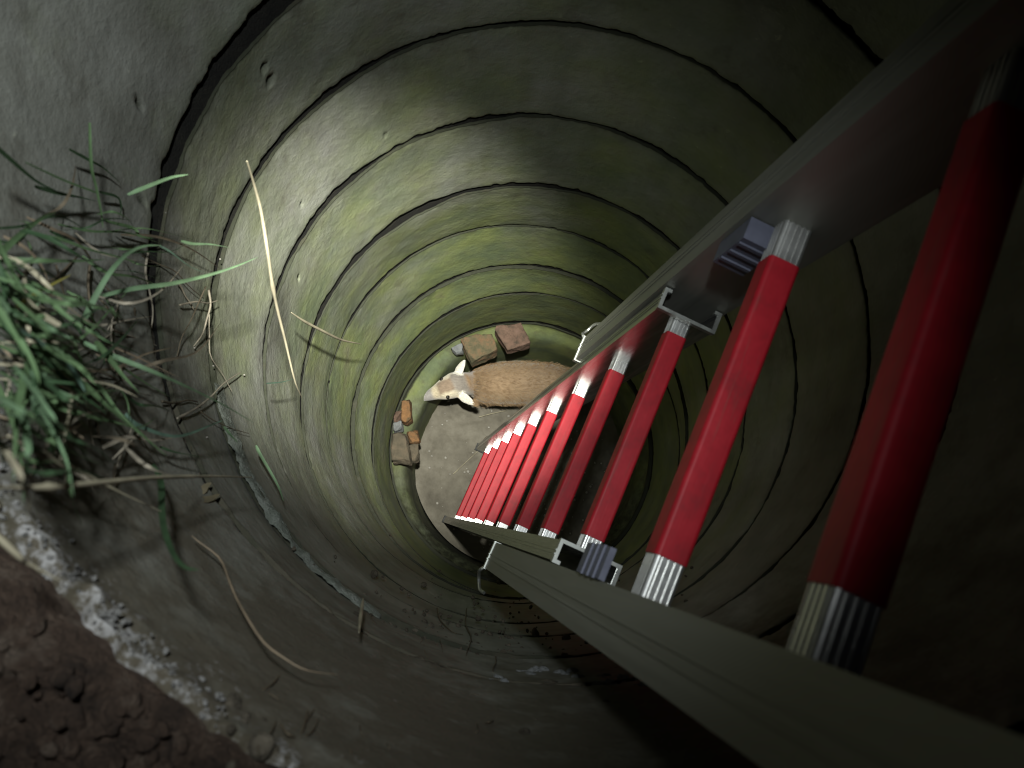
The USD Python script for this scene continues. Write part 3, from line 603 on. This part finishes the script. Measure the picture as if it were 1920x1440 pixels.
BL = [  # pixels of the blade, distance from the wall along it, width in mm, material
    ([(150, 612), (162, 590), (181, 552), (208, 508), (240, 475), (271, 461), (302, 460)], (.05, .10, .12), 7, 'grass_pale'),
    ([(300, 461), (321, 473), (354, 498), (385, 512)], (.12, .12), 5, 'grass_teal'),
    ([(185, 556), (250, 541), (320, 532), (390, 516), (440, 500), (484, 482)], (.05, .12, .16), 6.5, 'grass_pale'),
    ([(240, 365), (270, 352), (320, 333), (354, 327)], (.09, .13), 6, 'grass_pale'),
    ([(340, 452), (362, 457), (395, 458), (430, 464)], (.10, .12), 5, 'grass_pale'),
    ([(-30, 255), (21, 300), (69, 340), (110, 360)], (.08, .05), 6, 'grass_shaded'),
    ([(50, 305), (125, 340), (180, 361), (188, 368)], (.07, .05), 6, 'grass_green'),
    ([(66, 350), (110, 362), (150, 370), (184, 378)], (.05, .03), 6, 'grass_shaded'),
    ([(130, 280), (167, 300), (194, 315), (226, 343)], (.04, .02), 5, 'grass_shaded'),
    ([(168, 230), (171, 310), (180, 350), (190, 400), (193, 428)], (.07, .05), 5, 'grass_green'),
    ([(-25, 500), (0, 475), (42, 437), (83, 406), (106, 398)], (.08, .05), 7, 'grass_green'),
    ([(187, 360), (219, 369), (227, 385), (226, 402)], (.03, .02), 5, 'grass_shaded'),
    ([(200, 415), (250, 428), (262, 442), (288, 447)], (.05, .06), 7, 'grass_green'),
    ([(30, 575), (83, 541), (133, 515)], (.08, .10), 4, 'grass_yellow'),
    ([(85, 530), (105, 548), (139, 571)], (.09, .08), 4, 'straw'),
    ([(-20, 590), (0, 605), (52, 642), (117, 688), (167, 729), (208, 767), (262, 812), (312, 855)], (.06, .10, .09), 11, 'grass_green'),
    ([(-20, 540), (20, 580), (70, 622), (110, 655), (150, 690), (180, 722)], (.08, .11), 9, 'grass_green'),
    ([(-10, 620), (60, 655), (110, 700), (160, 745), (200, 775)], (.09, .09), 8, 'grass_shaded'),
    ([(90, 640), (150, 690), (190, 730), (230, 782), (285, 832)], (.05, .08), 6, 'grass_green'),
    ([(130, 630), (212, 667), (270, 690), (333, 717), (417, 758), (476, 793)], (.07, .12, .11), 6, 'grass_pale'),
    ([(150, 612), (208, 648), (260, 671), (336, 708)], (.06, .08), 4, 'straw_pink'),
    ([(180, 640), (200, 665), (227, 700), (262, 738)], (.09, .09), 9, 'grass_green'),
    ([(195, 660), (225, 685), (270, 716), (318, 744)], (.06, .05), 6, 'grass_green'),
    ([(60, 600), (85, 615), (125, 632), (148, 644)], (.1, .12), 4, 'grass_pale'),
    ([(235, 775), (260, 798), (333, 818), (400, 795), (418, 788)], (.05, .07), 5.5, 'grass_teal'),
    ([(300, 838), (330, 848), (385, 858)], (.04, .05), 5, 'grass_shaded'),
    ([(137, 710), (129, 777), (112, 865)], (.08, .09), 3.5, 'straw'),
    ([(58, 660), (40, 735), (31, 798), (25, 905)], (.10, .10), 6, 'grass_green'),
    ([(80, 655), (40, 730), (12, 768)], (.09, .09), 5.5, 'grass_green'),
    ([(285, 870), (301, 900), (305, 977), (323, 1035), (346, 1063), (374, 1069)], (.05, .09), 7, 'grass_shaded'),
    ([(480, 835), (487, 850), (519, 906), (532, 940)], (.03, .03), 7, 'grass_pale'),
    ([(500, 719), (530, 716), (556, 709)], (.06, .07), 4, 'grass_teal'),
    ([(420, 800), (432, 815), (446, 830)], (.05, .05), 5, 'grass_pale'),
    ([(-20, 640), (30, 655), (100, 670)], (.06, .06), 4, 'straw'),
    ([(-20, 665), (40, 674), (70, 683)], (.06, .06), 4, 'straw'),
    ([(-20, 470), (5, 520), (12, 575), (22, 620)], (.10, .10), 8, 'grass_shaded'),
    ([(-20, 560), (20, 610), (60, 680), (75, 720)], (.12, .12), 9, 'grass_green'),
    ([(40, 620), (100, 660), (140, 700), (160, 735)], (.12, .10), 10, 'grass_teal'),
]
for k, (px, lifts, w, mt) in enumerate(BL):
    obj('blade', ribbon(off_wall(px, np.array(lifts) * .8), (w * .8 if w < 7.5 else w * .62) / 1000, 18, twist=(k * 1.7) % 2.4 - 1.2, seed=k), mt, tuft, smooth=True)
g2 = np.random.default_rng(31)
for k in range(84):       # the rest of the tangle, thin blades and dead ones
    x, y = g2.uniform(-40, 240), g2.uniform(400, 880); L = g2.uniform(60, 210); an = g2.normal(0.45, 0.55)
    px = [(x, y)]
    for s_ in range(3):
        x += math.cos(an) * L / 3; y += math.sin(an) * L / 3; an += g2.normal(0, .35); px.append((x, y))
    l0 = g2.uniform(.01, .05); mt = ['grass_green', 'grass_shaded', 'grass_shaded', 'straw_pink', 'root', 'root_grey', 'grass_green'][k % 7]
    obj('blade', ribbon(off_wall(px, (l0, l0 + g2.uniform(0, .06), max(.005, l0 - .01))), g2.uniform(1.6, 4.2) / 1000, 12, seed=k + 50, twist=g2.normal(0, .8)), mt, tuft, smooth=True)
for k in range(70):       # more green blades leaning out over the rim
    x, y = g2.uniform(-50, 60), g2.uniform(430, 800); L = g2.uniform(90, 260); an = g2.normal(0.5, 0.38); px = [(x, y)]
    for s_ in range(4):
        x += math.cos(an) * L / 4; y += math.sin(an) * L / 4; an += g2.normal(0.04, .16); px.append((x, y))
    l0 = g2.uniform(.03, .08); mt = ['grass_green', 'grass_green', 'grass_shaded', 'grass_pale', 'grass_green', 'straw'][k % 6]
    obj('blade', ribbon(off_wall(px, (l0, l0 + g2.uniform(0.01, .05), l0 + g2.uniform(-.02, .03))), g2.uniform(2.4, 5.2) / 1000, 14, seed=k + 150, twist=g2.normal(0, .9)), mt, tuft, smooth=True)
rt = []
for k in range(64):      # matted roots against the wall behind the tuft
    x, y = g2.uniform(-20, 400), g2.uniform(470, 900)
    if (x - 60) * .35 > 900 - y or (x > 300 and y < 520): continue
    L = g2.uniform(40, 160); an = g2.uniform(-.5, 2.2); px = [(x, y)]
    for s_ in range(4):
        x += math.cos(an) * L / 4; y += math.sin(an) * L / 4; an += g2.normal(0, .2); px.append((x, y))
    rt.append(tube(spline(off_wall(px, (g2.uniform(.0, .02), g2.uniform(.001, .018), g2.uniform(0, .008))), 12), np.linspace(1, .5, 12) * g2.uniform(.0006, .0018), 5))
tag(obj('root_mat', join(rt[:26]), 'root', tuft, smooth=True), 'dead brown roots matted against the wall', kind='stuff')
tag(obj('root_mat', join(rt[26:]), 'root_grey', tuft, smooth=True), 'pale dead roots matted against the wall', kind='stuff')

def stalk(px, lifts, r, material, label, n=26, knots=(), cat='dry stalk', tip=.35):
    P = spline(off_wall(px, lifts), n); tt = np.linspace(0, 1, n); rad = np.linspace(1, tip, n) * r * np.clip(.35 + 2.2 * np.minimum(tt, 1 - tt), 0, 1)
    for kk in knots: rad[int(kk * (n - 1))] *= 1.6
    tag(obj('dry_stalk', tube(P, rad, 7), material, smooth=True), label, cat)
stalk([(463, 302), (476, 345), (490, 400), (503, 480), (510, 530), (520, 580), (535, 640), (553, 715), (566, 745)], (.17, .14, .10), .0022, 'straw', 'long pale straw hanging down in front of the joints', knots=(.55,), tip=.8)
stalk([(546, 586), (570, 602), (600, 618), (640, 637), (677, 645)], (.06, .09), .0028, 'straw', 'short thin straw pointing right, beside the long hanging one', tip=1.0)
stalk([(-20, 914), (50, 915), (100, 913), (200, 904), (300, 895), (400, 893), (472, 895)], (.08, .08, .06), .0019, 'straw', 'long pale dry stalk lying level below the grass tuft', knots=(.35,), tip=.75)
stalk([(15, 818), (42, 833), (100, 862), (148, 884), (190, 905), (233, 927), (311, 963)], (.07, .06, .05), .0021, 'straw', 'dry knotted stalk slanting down across the level one', knots=(.3, .42))
stalk([(-20, 985), (0, 1010), (38, 1045), (50, 1055), (116, 1090)], (.05, .04), .0022, 'straw', 'thin yellowish stalk over the brown soil at the chipped rim')
stalk([(360, 1005), (373, 1016), (412, 1047), (430, 1090), (447, 1129), (490, 1199), (533, 1234), (576, 1257), (632, 1265)], (.02, .03, .03), .0011, 'straw_pink', 'bent dirty stalk hanging down the lower left wall', tip=.7)
stalk([(681, 1122), (677, 1150), (673, 1186)], (.03, .03), .0022, 'straw', 'short upright straw stub at the bottom of the wall', tip=1.0)
def leaf(px, w, label):
    P = off_wall(px, (.008, .016)); tag(obj('dead_leaf', ribbon(P, w, 10, seed=3, fold=.1), 'dead_leaf', smooth=True), label, 'leaf')
leaf([(377, 925), (385, 912), (396, 905)], .010, 'small dry leaf, upper of two below the level stalk')
leaf([(374, 938), (395, 934), (412, 926)], .011, 'small dry leaf, lower of two below the level stalk')

# roots and rubble on the lower wall
g3 = np.random.default_rng(5)
rt = []
for k in range(44):
    x, y = g3.uniform(480, 960), g3.uniform(1140, 1390); L = g3.uniform(30, 120); an = g3.normal(1.5, .45); px = [(x, y)]
    for s_ in range(4):
        x += math.cos(an) * L / 4; y += math.sin(an) * L / 4; an += g3.normal(0, .45); px.append((x, y))
    rt.append(tube(spline(off_wall(px, (-.001, g3.uniform(.001, .007), -.001)), 12), np.linspace(1, .4, 12) * g3.uniform(.0006, .0016), 5))
tag(obj('roots', join(rt), 'root', smooth=True), 'thin dark roots dangling from the dirty joint at the bottom', 'roots', kind='stuff')
rub = []
for k in range(900):
    u_ = g3.random()
    if u_ < 2: px = (g3.uniform(420, 1300), 1230 + g3.normal(0, 80))
    else: px = (g3.uniform(180, 560), g3.uniform(560, 1050))
    s = g3.uniform(.001, .004) * (2.2 if g3.random() < .12 else 1)
    m = lump(k % 15, 1, .3); m.apply_transform(trimesh.transformations.random_rotation_matrix(g3.random(3))); m.apply_scale(s); m.apply_translation(on_wall([px], -.001)[0]); rub.append(m)
tag(obj('rubble', join(rub), 'packed_dirt'), 'crumbs of dirt and grit stuck to the lower left wall', 'rubble', kind='stuff')
ch = []
for k in range(90):
    x = np.interp(k / 89 + g3.normal(0, .03), [0, 1], [895, 1330]); px = (x, 1278 + 10 * math.sin(x / 60) + g3.normal(0, 7))
    s = g3.uniform(.002, .009); m = lump(k % 15, 2, .45, (1, .8, .8)); m.apply_scale(s); m.apply_translation(on_wall([px], .001)[0]); ch.append(m)
tag(obj('mortar_crumbs', join(ch), 'grey_stone'), 'row of pale mortar crumbs along the joint at the bottom', 'mortar', kind='stuff')
sp = []
for px in ((413, 486), (365, 652), (400, 686), (374, 761), (388, 820), (458, 703), (73, 122), (215, 120)):
    m = lump(len(sp), 1, .25, (1, 1, .7)); m.apply_scale([.0014, .0014, .0026]); m.apply_translation(on_wall([px], -.0005)[0]); sp.append(m)
tag(obj('snails', join(sp), 'pebble', smooth=40), 'tiny white specks of grit on the left wall', 'grit', kind='stuff') if False else tag(obj('grit_specks', join(sp), 'pebble', smooth=40), 'tiny white specks of grit on the left wall', 'grit', kind='stuff')
